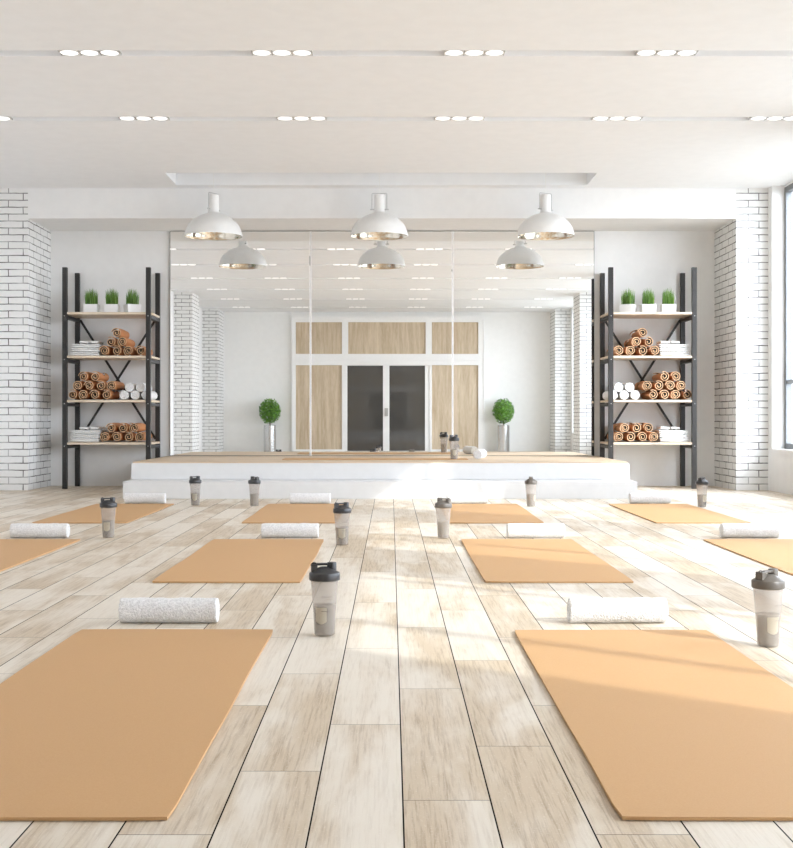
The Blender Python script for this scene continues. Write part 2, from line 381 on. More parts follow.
# ------------------------------------------------------------------ mirrors
MX = [-2.16, -.785, .602, 1.986]
for k in range(3):
    xa, xb = MX[k], MX[k+1]; W = xb-xa; H = BEAM_Z-.006-.2935
    r = empty('mirror_panel', ((xa+xb)/2, 12.275, .2935))
    tag(r, ['tall frameless wall mirror beside the left shelving rack', 'middle tall wall mirror reflecting the sliding glass doors', 'tall frameless wall mirror beside the right shelving rack'][k], 'mirror', 'tall mirror panels behind the stage')
    g = MB(); g.box(-W/2+.001, W/2-.001, 0, .022, 0, H, 0)
    o = g.build('mirror_backing', mirror_edge, r)
    g = MB(); g.box(-W/2+.001+(.008 if k else .004), W/2-.001-(.008 if k < 2 else .004), -.004, -.0005, .004, H-.003); g.build('mirror_glass', mirror_mat, r)
    for side in (-1, 1):
        if (k == 0 and side < 0) or (k == 2 and side > 0): continue
        e = MB(); xx = side*(W/2-.005); e.box(xx-.0038, xx+.0038, -.010, -.0004, .002, H-.002); e.build('edge_strip', trim_mat, r)
    if k < 2:
        for zc in ((1.86, .012) if k == 0 else (1.80,)):
            e = MB(); e.box(W/2-.014, W/2-.002, -.012, -.0055, zc, zc+(.09 if zc > 1.84 else .02)); e.build('seam_block', grey_metal, r, bevel=.001)  # upper blocks stand in for dark reflections on the seams; low one a clip

# ------------------------------------------------------------------ door wall behind the camera (seen in the mirror)
d = tag(empty('door_1', (0, YB+.002, 0)), kind='structure')
XS = [-1.97, -1.891, -.973, -.850, .689, .810, 1.732, 1.86]
b = MB()
def fr(x0,x1,z0,z1, t=.06): b.box(x0,x1, 0,t, z0,z1)
fr(XS[0],XS[1],0,2.70); fr(XS[2],XS[3],1.713,2.567); fr(XS[4],XS[5],1.713,2.567); fr(XS[6],XS[7],0,2.70)
fr(XS[1],XS[6],2.567,2.70)
fr(XS[1],XS[2],1.713,1.935); fr(XS[3],XS[4],1.713,1.935); fr(XS[5],XS[6],1.713,1.935)
fr(XS[2],XS[3],1.935-.222,1.935,.061); fr(XS[4],XS[5],1.935-.222,1.935,.061)
fr(XS[2],XS[2]+.05,.0,1.713); fr(XS[5]-.05,XS[5],0,1.713)
fr(XS[1],XS[2],0,.04); fr(XS[5],XS[6],0,.04)
b.box(XS[0]+.004,XS[7]-.004, .0605,.075, 2.64,2.69); b.box(XS[0]+.004,XS[0]+.03, .0605,.075, 0,2.64); b.box(XS[7]-.03,XS[7]-.004, .0605,.075, 0,2.64)
b.box(XS[1],XS[6], .062,.085, 1.80,1.83)
b.build('door_frame', trim_mat, d)
for xa, xb, za, zb in ((XS[1],XS[2],1.935,2.567),(XS[3],XS[4],1.935,2.567),(XS[5],XS[6],1.935,2.567),(XS[1],XS[2],.04,1.713),(XS[5],XS[6],.04,1.713)):
    p = MB(); p.box(xa+.001, xb-.001, .001, .025, za+.001, zb-.001); p.build('wood_panel', oak_panel, d)
for k, (xa, xb) in enumerate(((XS[2]+.052, -.0965), (-.0945, XS[5]-.052))):
    leafd = MB(); z0, z1 = .005, 1.711; ga, gb = ((-.866,-.159),(-.032,.675))[k]
    leafd.box(xa, ga, .005, .045, z0, z1); leafd.box(gb, xb, .005, .045, z0, z1); leafd.box(ga, gb, .005, .045, z0, .012); leafd.box(ga, gb, .005, .045, 1.704, z1)
    lf = leafd.build('sliding_door', trim_mat, d)
    g = MB(); g.box(ga, gb, .018, .030, .0125, 1.7035); g.build('glass_pane', dark_glass, lf)
    if k == 1:
        h = MB(); h.box(-.128, -.058, .0465, .062, .70, .86); h.build('door_handle', grey_metal, lf, bevel=.003)

# ------------------------------------------------------------------ ceiling lights
def make_light():
    r = empty('recessed_ceiling_light')
    W, D = .350, .112
    b = MB()
    b.box(-W/2, W/2, -D/2, D/2, .012, .040)
    b.box(-W/2, W/2, -D/2, -D/2+.003, .0, .012); b.box(-W/2, W/2, D/2-.003, D/2, .0, .012)
    for q in (-W/2+.002, -W/6, W/6, W/2-.002): b.box(q-.002, q+.002, -D/2+.003, D/2-.003, 0, .012, 1)
    b.build('light_housing', [trim_mat, grey_metal], r)
    for q in (-1, 0, 1):
        c = MB(); c.lathe([(.0485,.0115),(.0485,.002),(.045,-.001),(.0,-.002)][::-1], 28, 0, None, False, True)
        l = c.build('lamp_disc', lamp_mat, r, (q*W/3, 0, 0), smooth=True)
        e = MB(); e.lathe([(.049,.009),(.0555,.009),(.0555,.0005),(.049,.0005),(.049,.009)], 28, 0, None, False, False); e.build('lamp_ring', trim_mat, l)
    return r
light0 = make_light(); first = True
rown = ['nearest the door wall', 'second from the door wall', 'third from the door wall', 'fourth from the beam', 'third from the beam', 'second from the beam', 'nearest the beam']
RN = ['in the slot nearest the sliding doors', 'in the second slot from the sliding doors', 'in the third slot from the sliding doors', 'in the third slot from the beam', 'in the second slot from the beam', 'in the slot nearest the beam']
XN = ['nearest the left wall', 'second from left wall', 'third from left wall', 'third from windows', 'second from windows', 'nearest the windows']
for j, sy in enumerate(SLOTS):
    for k in range(6):
        o = light0 if first else copy_tree(light0); first = False
        o.location = (.481+1.111*(k-3), sy, CZ+.002)
        tag(o, 'recessed light %s, %s' % (RN[j], XN[k]), 'ceiling light', 'recessed three lamp ceiling lights')

# ------------------------------------------------------------------ pendants
def make_pendant():
    r = empty('pendant_lamp')        # origin at rim level
    R, H = .250, .196
    prof = []
    for i in range(17):
        a = i/16*PI/2; rr = R*math.cos(a)**1.08 if i < 16 else 0; prof.append((max(rr,.052), H*math.sin(a)))
    prof = [p for i, p in enumerate(prof) if p[0] > .0521 or i == 16]
    outer = [(R+.004,-.012),(R+.006,0)] + prof[1:] + [(.050,H+.012)]
    b = MB(); b.lathe(outer, 56, 0, None, False, True)
    b.build('lamp_shade', shade_mat, r, smooth=True, auto=50)
    inner = [(R+.003,-.012),(R-.006,0)] + [(q[0]*.965, q[1]*.95) for q in prof[1:]] + [(.0,H*.95)]
    b = MB(); b.lathe(inner, 56, 0, None, False, False); b.build('inner_reflector', reflector_mat, r, smooth=True, auto=60)
    b = MB(); b.lathe([(.047,H+.013),(.047,H+.154),(.043,H+.159),(.0,H+.160)], 32, 0, None, True, False); b.build('lamp_housing', shade_mat, r, smooth=True)
    y = MB(); z0, z1 = H+.03, H+.174
    y.tube([(-.066,0,z0),(-.066,0,z1-.008),(-.060,0,z1),(.060,0,z1),(.066,0,z1-.008),(.066,0,z0)], .0035, 8)
    yk = y.build('wire_bracket', grey_metal, r, smooth=True)
    for s_ in (-1,1):
        q = MB(); q.tube([(s_*.045,0,z0),(s_*.082,0,z0)], .006, 8); q.build('bracket_bolt', grey_metal, yk, smooth=True)
    c = MB(); c.tube([(0,0,z1-.003),(0,0,CZ+.149-2.289)], .003, 8); c.build('cord', shade_mat, r, smooth=True)
    c = MB(); c.lathe([(.05,CZ+.149-2.289),(.05,CZ+.130-2.289),(.0,CZ+.126-2.289)], 24, 0, None, True, False); c.build('ceiling_rose', shade_mat, r, smooth=True)
    c = MB(); c.lathe([(.0,.035),(.022,.042),(.034,.065),(.03,.09),(.016,.115),(.016,.15)], 20, 0, None, False, True); bb = c.build('bulb', bulb_mat, r, smooth=True)
    c = MB(); c.lathe([(.02,.151),(.02,.193)], 16); c.build('bulb_socket', grey_metal, bb, smooth=True)
    return r
p0 = make_pendant()
for k, px in enumerate((-1.575, -.103, 1.372)):
    o = p0 if k == 0 else copy_tree(p0)
    o.location = (px, 11.16, 2.289); o.rotation_euler = (0,0,(1.0,.0,.55)[k])
    tag(o, ['white dome pendant lamp hanging nearest the left rack', 'middle white dome pendant lamp hanging over the stage', 'white dome pendant lamp hanging nearest the windows'][k], 'pendant lamp', 'white dome pendants over the stage')

# ------------------------------------------------------------------ shelving racks
SHZ = [.4355, .833, 1.247, 1.655]      # upper face of each board
def make_rack(lab):
    r = empty('shelving_rack')       # origin: centre of footprint, left post -W/2
    tag(r, lab, 'shelving rack', 'steel shelving racks beside the mirrors')
    W, D = .782, .47
    for sx in (-1,1):
        for sy in (-1,1):
            p = MB(); p.box(sx*W/2-.0215, sx*W/2+.0215, sy*D/2-.022, sy*D/2+.022, 0, 2.075); o = p.build('post', black_steel, r, bevel=.002)
    for z in SHZ:
        s_ = MB(); s_.box(-W/2+.0245, W/2-.0245, -D/2-.020, D/2+.02, z-.020, z)
        for sx in (-1,1): s_.box(sx*W/2-.0245, sx*W/2+.0245, -D/2+.0235, D/2-.0235, z-.020, z)
        s_.build('shelf_board', shelf_wood, r)
        for sx in (-1,1):
            q = MB(); q.box(sx*W/2-.022, sx*W/2+.022, -D/2+.023, D/2-.023, z-.058, z-.028); q.build('side_rail', black_steel, r, bevel=.002)
            q = MB(); q.lathe([(.005,0),(.005,.004),(.003,.006)], 10, 0, Matrix.Translation((sx*W/2, -D/2-.0225, z-.035)) @ Matrix.Rotation(PI/2, 4, 'X')); q.build('rack_bolt', grey_metal, r)
    xb = W/2-.024
    for s_, dy in ((1,0),(-1,.006)):
        q = MB(); q.bar((-xb*s_, D/2+.001+dy, .46), (xb*s_, D/2+.001+dy, 1.62), .022, .005); q.build('cross_brace', black_steel, r)
    return r
RACK_Y = 12.015
rackL = make_rack('dark steel shelving rack against the wall in the shaded side'); rackL.location = (-2.664, RACK_Y, 0)
rackR = make_rack('steel shelving rack at the sunny window side of the mirrors'); rackR.location = (2.450, RACK_Y, 0)
rackL['label'] = 'dark steel shelving rack on the left, beside the shaded brick column'
rackR['label'] = 'steel shelving rack on the right, beside the sunlit brick column'
RACKS = {'left': (-2.664, 1), 'right': (2.450, -1)}

# rolled tan mats with a real spiral section, axis along y, length centred
def spiral_mesh(R, r0, turns, th, Lh, name):
    n = int(turns*30); b = MB(); vs = []; NS = 10
    for i in range(n+1):
        t = i/n; a = 2*PI*turns*t + .4; rr = r0 + (R-th/2-r0)*t
        ca, sa = math.cos(a), math.sin(a)
        for rad in (rr-th/2, rr+th/2):
            for q in range(NS+1):      # the winding is a little skewed along the roll, as in a hand rolled mat
                tw = 2.0*abs(q/NS-.5)*2; c2, s2 = math.cos(tw), math.sin(tw); dr = .35*th*math.sin(q*1.9)*(1-t)
                vs.append(((rad+dr)*(ca*c2-sa*s2), -Lh/2+Lh*q/NS, (rad+dr)*(sa*c2+ca*s2) + R))
    fs_o = []; fs_i = []; fs_e = []; K = 2*(NS+1)
    for i in range(n):
        a, c = i*K, (i+1)*K
        for q in range(NS):
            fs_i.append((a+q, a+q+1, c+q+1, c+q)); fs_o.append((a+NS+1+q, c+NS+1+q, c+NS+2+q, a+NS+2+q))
        fs_e += [(a, c, c+NS+1, a+NS+1), (a+NS, a+K-1, c+K-1, c+NS)]
    for q in range(NS): fs_e += [(q, NS+1+q, NS+2+q, q+1), (n*K+q, n*K+q+1, n*K+NS+2+q, n*K+NS+1+q)]
    o = len(b.v); b.v += [Vector(v) for v in vs]
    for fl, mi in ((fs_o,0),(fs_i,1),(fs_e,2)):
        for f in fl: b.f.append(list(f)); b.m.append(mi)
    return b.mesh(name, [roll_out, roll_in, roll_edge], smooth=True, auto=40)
RR = .050
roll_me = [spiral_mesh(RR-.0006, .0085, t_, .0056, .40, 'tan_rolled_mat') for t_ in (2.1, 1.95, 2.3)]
def terry_roll_mesh(R, Lh, name, seed, turns=3.2, nt=56, nl=44, amp=.0016):
    # rolled towel, axis along x, resting on z=0: fluffy body, rounded rims and a spiral in each end
    b = MB(); vs = []; fs = []; rng = Vector((seed*7.3, 1.7*seed, 3.1))
    rings = []
    def ring(x, rad, spiral=0, sgn=1):
        row = []
        for k in range(nt):
            a = 2*PI*k/nt; r = rad
            dx = 0
            if spiral:
                ph = (rad/R*turns - a/(2*PI)*sgn) % 1.0
                dx = -sgn*.0045*max(0, 1-abs(ph-.5)*5)*spiral
            r *= 1 + (.018*math.exp(-((a-5.4)/.25)**2))
            p = Vector((x+dx, r*math.cos(a), r*math.sin(a)))
            nz = noise.noise(p*85+rng)*amp + noise.noise(p*22+rng)*amp
            d = Vector((0, math.cos(a), math.sin(a)))
            if spiral: p.x += nz*sgn
            else: p += d*nz
            row.append(p)
        rings.append(row)
    for q in range(1, 15): ring(-Lh/2, R*.93*q/14, 1, -1)
    ring(-Lh/2+.002, R*.975); 
    for q in range(nl+1): ring(-Lh/2+.008+(Lh-.016)*q/nl, R)
    ring(Lh/2-.002, R*.975)
    for q in range(14, 0, -1): ring(Lh/2, R*.93*q/14, 1, 1)
    for row in rings:
        for p in row: vs.append((p.x, p.y, p.z+R))
    m = len(rings)
    for j in range(m-1):
        for k in range(nt):
            k2 = (k+1) % nt; fs.append((j*nt+k, j*nt+k2, (j+1)*nt+k2, (j+1)*nt+k))
    fs.append(tuple(range(nt-1,-1,-1))); fs.append(tuple((m-1)*nt+k for k in range(nt)))
    b.add(vs, fs); return b.mesh(name, terry, smooth=True, auto=80)

def place(me, name, loc, rot, label, cat, group):
    o = bpy.data.objects.new(name, me); C.objects.link(o); o.location = loc; o.rotation_euler = rot
    return tag(o, label, cat, group)

DZ = {2: .0835, 1: .0855, 0: .0845}
SHN = {2: 'shelf below the plants', 1: 'third shelf down', 0: 'lowest shelf'}
wroll_me = [terry_roll_mesh(.0435, .36, 'rolled_white_towel', 11+s_, 2.5, 36, 20, .0014) for s_ in range(2)]
def rolls_on(side):
    cx, sg = RACKS[side]
    def X(u): return cx + sg*u       # u measured from rack centre, + towards mirror on the left rack
    yb = RACK_Y - .0
    def brown(u, row, si, txt, rnd):
        z = SHZ[si] + .001 + row*DZ[si]
        o = place(roll_me[rnd % 3], 'rolled_yoga_mat', (X(u), yb + .006*((rnd*5) % 3 - 1), z), (0,0,sg*(.0)), txt, 'rolled mat', 'rolled tan mats on the racks')
    n = 0
    end = {'left': 'towel side', 'right': 'towel side'}[side]
    # shelf 2: pyramid 4-2-1 beside the towels; shelf 1: 4-4-2 ; shelf 0: 4-3
    PP = {2: .1125, 1: .1065, 0: .1095}
    u0 = -.027
    plans = {2: [[0,1,2,3], [.5,1.5], [1.0]], 1: [[0,1,2,3], [.5,1.5,2.5,3.5], [1.0,2.0]], 0: [[0,1,2,3], [.5,1.5,2.5]]}
    start = {2: -.028, 1: -.333, 0: -.022}
    for si, rows in plans.items():
        for ri, row in enumerate(rows):
            rn = ['bottom', 'second', 'top'][ri] if len(rows) == 3 else ['bottom', 'top'][ri]
            for q, s_ in enumerate(row):
                if len(row) == 1: which = 'lone roll'
                else: which = ['first', 'second', 'third', 'fourth'][q if sg > 0 else len(row)-1-q] + ' from left'
                lab = 'rolled tan mat, %s in %s row on %s of %s rack' % (which, rn, {2:'second shelf',1:'third shelf',0:'lowest shelf'}[si], side)
                brown(start[si]+s_*PP[si], ri, si, lab, n); n += 1
    # white towel rolls on the third shelf
    w0 = .150
    for ri, row in enumerate(([0,1,2],[.5,1.5])):
        for q, s_ in enumerate(row):
            k = q if sg > 0 else len(row)-1-q
            nm = (['left', 'middle', 'right'] if len(row) == 3 else ['left', 'right'])[k]
            place(wroll_me[(q+ri) % 2], 'rolled_white_towel', (X(w0+s_*.1035), yb, SHZ[1]+.004+ri*.0735), (0,0,PI/2),
                  'white rolled towel, %s one of %s row on third shelf of %s rack' % (nm, ['bottom','top'][ri], side), 'towel', 'white rolled towels on the racks')
rolls_on('left'); rolls_on('right')

# folded towels
def folded_mesh(W, D, H, layers, seed, name):
    b = MB(); nx = 16; lh = H/layers
    for l in range(layers):
        rows = []
        prof = [(-1,.5),(-.985,.82),(-.95,.97),(-.6,1),(0,1.02),(.6,1),(.95,.97),(.985,.82),(1,.5),(.985,.18),(.95,.03),(.6,0),(0,0),(-.6,0),(-.95,.03),(-.985,.18)]
        vs = []; fs = []; m = len(prof)
        for i in range(nx+1):
            x = -W/2 + W*i/nx; pinch = 1 if 0 < i < nx else .55
            dz = (noise.noise(Vector((x*9, 3.3, 1.7)))+.6)*.006; dyy = noise.noise(Vector((x*7, seed*5.1, l*2.9)))*.010
            for py, pz in prof:
                zz = l*lh + lh*.5 + (pz-.5)*lh*.94*pinch + dz
                if l == 0: zz = max(zz, 0)
                zz += noise.noise(Vector((x*25, py*5, seed+l)))*.0006
                vs.append((x + (0 if pinch == 1 else 0), py*D/2*(1 if pinch == 1 else .985) + dyy, max(zz, 0.0)))
        for i in range(nx):
            for k in range(m): fs.append((i*m+k, i*m+(k+1)%m, (i+1)*m+(k+1)%m, (i+1)*m+k))
        fs.append(tuple(range(m))); fs.append(tuple(nx*m+k for k in range(m-1,-1,-1)))
        b.add(vs, fs)
    return b.mesh(name, cotton, smooth=True, auto=70)
fold_me = [folded_mesh(.275, .34, .0345, 2, s_, 'folded_towel') for s_ in range(3)]
small_me = folded_mesh(.082, .20, .024, 1, 9, 'folded_washcloth')
for side in ('left', 'right'):
    cx, sg = RACKS[side]
    for si in (2, 0):
        sn = {2:'second shelf',0:'lowest shelf'}[si]
        for k in range(3):
            place(fold_me[(k+si) % 3], 'folded_towel', (cx+sg*(-.215+.004*(k-1)), RACK_Y-.03, SHZ[si]+.001+k*.0375), (0,0,.0),
                  'folded white towel, %s of three stacked on %s of %s rack' % (['bottom','middle','top'][k], sn, side), 'towel', 'folded white towels on the racks')
        for k in range(2):
            place(small_me, 'folded_washcloth', (cx+sg*(-.235+.10*k), RACK_Y-.06, SHZ[si]+.119), (0,0,0),
                  'small white washcloth, %s one atop towel stack on %s of %s rack' % (['left','right'][k if sg > 0 else 1-k], sn, side), 'towel', 'small washcloths on the towel stacks')

# grass pots
def make_pot():
    r = empty('potted_grass')
    b = MB(); w, h, t = .066, .080, .006
    o_ = [(-w,-w),(w,-w),(w,w),(-w,w)]; k = .93
    vs = [(x*k,y*k,0) for x,y in o_] + [(x,y,h) for x,y in o_] + [(x*(1-t/w),y*(1-t/w),h) for x,y in o_] + [(x*(1-t/w),y*(1-t/w),h-.012) for x,y in o_]
    fs = [(0,3,2,1)] + [(i,(i+1)%4,4+(i+1)%4,4+i) for i in range(4)] + [(4+i,4+(i+1)%4,8+(i+1)%4,8+i) for i in range(4)] + [(8+i,8+(i+1)%4,12+(i+1)%4,12+i) for i in range(4)]
    b.add(vs, fs); b.build('square_pot', pot_mat, r, bevel=.0015)
    b = MB(); b.box(-w+.007, w-.007, -w+.007, w-.007, h-.02, h-.008); b.build('soil', soil_mat, r)
    g = MB()
    for i in range(230):
        x, y = random.uniform(-.050,.050), random.uniform(-.050,.050); hh = random.uniform(.085,.168)*(1.04-.2*(abs(x)/.05)**3)
        a = random.uniform(0, PI); dx, dy = math.cos(a)*.0024, math.sin(a)*.0024
        lx, ly = x*.10+random.gauss(0,.004), y*.10+random.gauss(0,.004); z0 = h-.009
        vs = []
        for q, wd in ((0,1.2),(.4,1.1),(.75,.6),(1,.06)):
            px, py, pz = x+lx*q*q, y+ly*q*q, z0+hh*q; vs += [(px-dx*wd,py-dy*wd,pz),(px+dx*wd,py+dy*wd,pz)]
        g.add(vs, [(0,1,3,2),(2,3,5,4),(4,5,7,6)])
    o = g.build('grass_blades', grass_mat, r); o['kind'] = 'stuff'
    return r
pot0 = make_pot(); n = 0
for side, us, rots in (('left', (-.169,.025,.217), (.02,.05,.52)), ('right', (-.208,-.019,.170), (-.50,.0,-.02))):
    cx = RACKS[side][0]
    for k, u in enumerate(us):
        o = pot0 if n == 0 else copy_tree(pot0); n += 1
        o.location = (cx+u, RACK_Y-.125, SHZ[3]+.001); o.rotation_euler = (0,0,rots[k])
        tag(o, 'green grass in white square pot, %s of three on the %s rack' % (['leftmost','middle','rightmost'][k], side), 'potted plant', 'grass pots on the top shelves')

# ------------------------------------------------------------------ yoga mats
def mat_mesh(W, Ln, seed):
    b = MB(); nx, ny, T = 10, 26, .0065; rc = .012
    top = []; 
    def pt(i, j):
        x = -W/2 + W*i/nx; y = Ln*j/ny
        ex = noise.noise(Vector((y*2.2, seed*2.1, .3)))*.004
        if i in (0, nx): x += ex
        return x, y
    vs = []; idx = {}
    for j in range(ny+1):
        for i in range(nx+1):
            x, y = pt(i, j)
            if i in (0,nx) and j in (0,ny): x -= math.copysign(rc*.3, x); y += rc*.3*(1 if j == 0 else -1)
            z = T + max(0, noise.noise(Vector((x*1.6, y*1.3, seed*4.0))))*.0025
            idx[i,j] = len(vs); vs.append((x,y,z))
    bot = {}
    for j in range(ny+1):
        for i in range(nx+1):
            if i in (0,nx) or j in (0,ny): x, y, z = vs[idx[i,j]]; bot[i,j] = len(vs); vs.append((x,y,.0008 + (z-T)*.6))
    fs = [(idx[i,j],idx[i+1,j],idx[i+1,j+1],idx[i,j+1]) for j in range(ny) for i in range(nx)]
    for i in range(nx):
        fs.append((bot[i,0],bot[i+1,0],idx[i+1,0],idx[i,0])); fs.append((idx[i,ny],idx[i+1,ny],bot[i+1,ny],bot[i,ny]))
    for j in range(ny):
        fs.append((idx[0,j],idx[0,j+1],bot[0,j+1],bot[0,j])); fs.append((bot[nx,j],bot[nx,j+1],idx[nx,j+1],idx[nx,j]))
    ring = [bot[i,0] for i in range(nx+1)] + [bot[nx,j] for j in range(1,ny+1)] + [bot[i,ny] for i in range(nx-1,-1,-1)] + [bot[0,j] for j in range(ny-1,0,-1)]
    fs.append(tuple(ring[::-1]))
    b.add(vs, fs); return b.mesh('yoga_mat', mat_side, smooth=True, auto=45)
mats = [(-.665, 2.068, 1.842, 'big tan yoga mat in the front row, shaded, left of the centre planks'),
        (.680, 2.068, 1.832, 'big tan yoga mat in the front row crossed by sunlight'),
        (-1.98, 5.05, 1.77, 'shaded tan yoga mat cut by the left picture edge, second row'),
        (-.662, 5.05, 1.77, 'tan yoga mat in the second row, left of the centre planks'),
        (.678, 5.05, 1.77, 'tan yoga mat in the second row, right of the centre planks'),
        (1.99, 5.05, 1.77, 'sunlit tan yoga mat in the second row nearest the windows'),
        (-1.96, 7.90, 1.74, 'shaded tan yoga mat in the back row nearest the left wall'),
        (-.640, 7.90, 1.74, 'tan yoga mat in the back row, left of the centre planks'),
        (.665, 7.90, 1.74, 'tan yoga mat in the back row, right of the centre planks'),
        (1.965, 7.90, 1.74, 'sunlit tan yoga mat in the back row nearest the windows')]
for k, (x, y, ln, lab) in enumerate(mats):
    place(mat_mesh(.60, ln, k+1), 'yoga_mat', (x, y, .0005), (0,0,0), lab, 'yoga mat', 'yoga mats laid out on the plank floor')
o = place(mat_mesh(.42, 1.66, 30), 'yoga_mat', (-.97, 11.37, .2913), (0,0,-PI/2), 'tan yoga mat lying on the stage in front of the mirrors', 'yoga mat', None)

# ------------------------------------------------------------------ rolled towels at mat heads
troll = [terry_roll_mesh(.0400, .316, 'rolled_towel', s_+1) for s_ in range(3)]
tr = [(-.713, 4.075, 'rolled white terry towel at the head of the front shaded mat'),
      (.739, 4.075, 'rolled white terry towel at the head of the front sunlit mat'),
      (-.553, 6.965, 'rolled white towel at the head of the second row mat left of centre'),
      (.806, 6.955, 'rolled white towel at the head of the second row mat right of centre'),
      (-1.938, 6.96, 'rolled white towel behind the left edge mat in the second row'),
      (1.992, 6.965, 'rolled white towel at the head of the second row window side mat'),
      (-.622, 9.76, 'rolled white towel before the stage behind the mat left of centre'),
      (.597, 9.76, 'rolled white towel before the stage behind the mat right of centre'),
      (-1.902, 9.76, 'rolled white towel before the left end of the stage'),
      (2.015, 9.76, 'rolled white towel before the right end of the stage')]
for k, (x, y, lab) in enumerate(tr):
    place(troll[k % 3], 'rolled_towel', (x-.006, y, .001), (0,0,0 if k > 1 else (.0,.01)[k]), lab, 'towel', 'rolled towels at the mat heads')
place(troll[1], 'rolled_towel', (.82, 11.56, .2925), (0,0,PI/2-.22), 'rolled white towel lying on the stage beside a shaker bottle', 'towel', None)

# ------------------------------------------------------------------ shaker bottles
def make_bottle(lm):
    r = empty('shaker_bottle')
    prof = [(.0285,.0015),(.031,.004),(.0325,.03),(.0345,.072),(.0352,.078),(.037,.105),(.0402,.145),(.0428,.172)]
    inn = [(q-.0016, max(z,.004)) for q, z in prof[::-1]]
    b = MB(); b.lathe([(.0,.0012)] + prof + inn + [(.0,.004)], 40, 0, None, False, False)
    body = b.build('bottle_body', body_mat, r, smooth=True, auto=50)
    b = MB()
    for z, rr in ((.078,.0356),(.100,.0371),(.122,.0389)):
        pts = [(rr*math.cos(a), rr*math.sin(a), z) for a in [(-1.9+.9*i/8) for i in range(9)]]; b.tube(pts, .0006, 6)
    b.build('volume_marks', lm, body)
    c = MB(); c.lathe([(.0,.006),(.0285,.006),(.0334,.094),(.0324,.094),(.0278,.0075),(.0,.0075)], 32, 0, None, False, False)
    cup = c.build('inner_cup', cup_mat, r, smooth=True, auto=50)
    c = MB()
    vs = []; fs = []; m = 12
    for j in range(6):
        z = .046 + j/5*.042
        for i in range(m+1):
            a = -PI/2 - .95 + 1.1*i/m; rr = .0288 + (z-.006)*.056 + .0009
            if j == 0: z_ = z - .008*math.sin(PI*i/m)
            else: z_ = z
            vs.append((rr*math.cos(a), rr*math.sin(a), z_))
    for j in range(5):
        for i in range(m): fs.append((j*(m+1)+i, j*(m+1)+i+1, (j+1)*(m+1)+i+1, (j+1)*(m+1)+i))
    c.add(vs, fs); c.build('cup_scoop', pale_mat, cup, smooth=True)
    # lid
    l = MB(); l.lathe([(.0440,.168),(.0468,.170),(.0474,.174),(.0474,.189),(.0460,.192),(.0425,.194),(.0340,.199),(.0240,.205),(.0150,.209),(.0,.210)], 40, 0, None, False, False)
    l.lathe([(.0440,.168),(.0430,.180),(.0,.181)], 40, 0, None, False, False)
    lid = l.build('bottle_lid', lm, r, smooth=True, auto=35)
    s_ = MB(); s_.lathe([(.0145,.198),(.0145,.219),(.0132,.223),(.0,.2235)], 20, 0, Matrix.Translation((.022,0,0)), True, False)
    s_.build('drinking_spout', lm, lid, smooth=True)
    s_ = MB()
    s_.box(-.041,-.022,-.013,.013,.194,.218); s_.box(-.026,.010,-.010,.010,.2140,.2205)
    s_.build('flip_cap', lm, lid, bevel=.002)
    s_ = MB(); s_.tube([(-.032+.008*math.cos(a), 0, .214+.007*math.sin(a)) for a in [PI*2*i/16 for i in range(16)]], .0028, 8, 0, True)
    s_.build('carry_loop', lm, lid, smooth=True)
    return r
bd = make_bottle(lid_mat); bl = copy_tree(bd)
def recolor(o):
    for ch in o.children:
        if ch.type == 'MESH' and ch.data.materials[0] == lid_mat:
            key = ch.data.name+'_light'
            me = bpy.data.meshes.get(key)
            if me is None: me = ch.data.copy(); me.name = key; me.materials[0] = lid_mat_sunlit
            ch.data = me
        recolor(ch)
recolor(bl)
bots = [(-.203, 3.84, 0, 'shaker bottle beside the front shaded mat, dark lid', 0, 0.1),
        (1.098, 3.66, 0, 'shaker bottle beside the front sunlit mat at the picture edge', 1, .6),
        (-.255, 6.56, 0, 'shaker bottle at the corner of the second row mat left of centre', 0, .4),
        (.289, 6.94, 0, 'shaker bottle at the corner of the second row mat right of centre', 1, 2.6),
        (-1.567, 6.97, 0, 'shaker bottle between the second row shaded mats, by the left edge towel', 0, .3),
        (-1.487, 9.55, 0, 'shaker bottle before the stage, nearer its left end', 0, .4),
        (-1.030, 9.48, 0, 'shaker bottle before the stage, left of the middle left back mat', 0, 2.4),
        (1.050, 9.43, 0, 'shaker bottle before the stage behind the right of centre back mat', 1, 1.5),
        (2.318, 9.37, 0, 'shaker bottle on the floor nearest the right rack', 0, .9),
        (.562, 11.2, .2915, 'shaker bottle standing on the stage in front of the mirror', 0, .5)]
used = {0: False, 1: False}
for x, y, z, lab, w, rz in bots:
    src = (bd, bl)[w]
    o = src if not used[w] else copy_tree(src); used[w] = True
    o.location = (x, y, z+.0005); o.rotation_euler = (0,0,rz)
    tag(o, lab, 'shaker bottle', 'shaker bottles with charcoal lids')

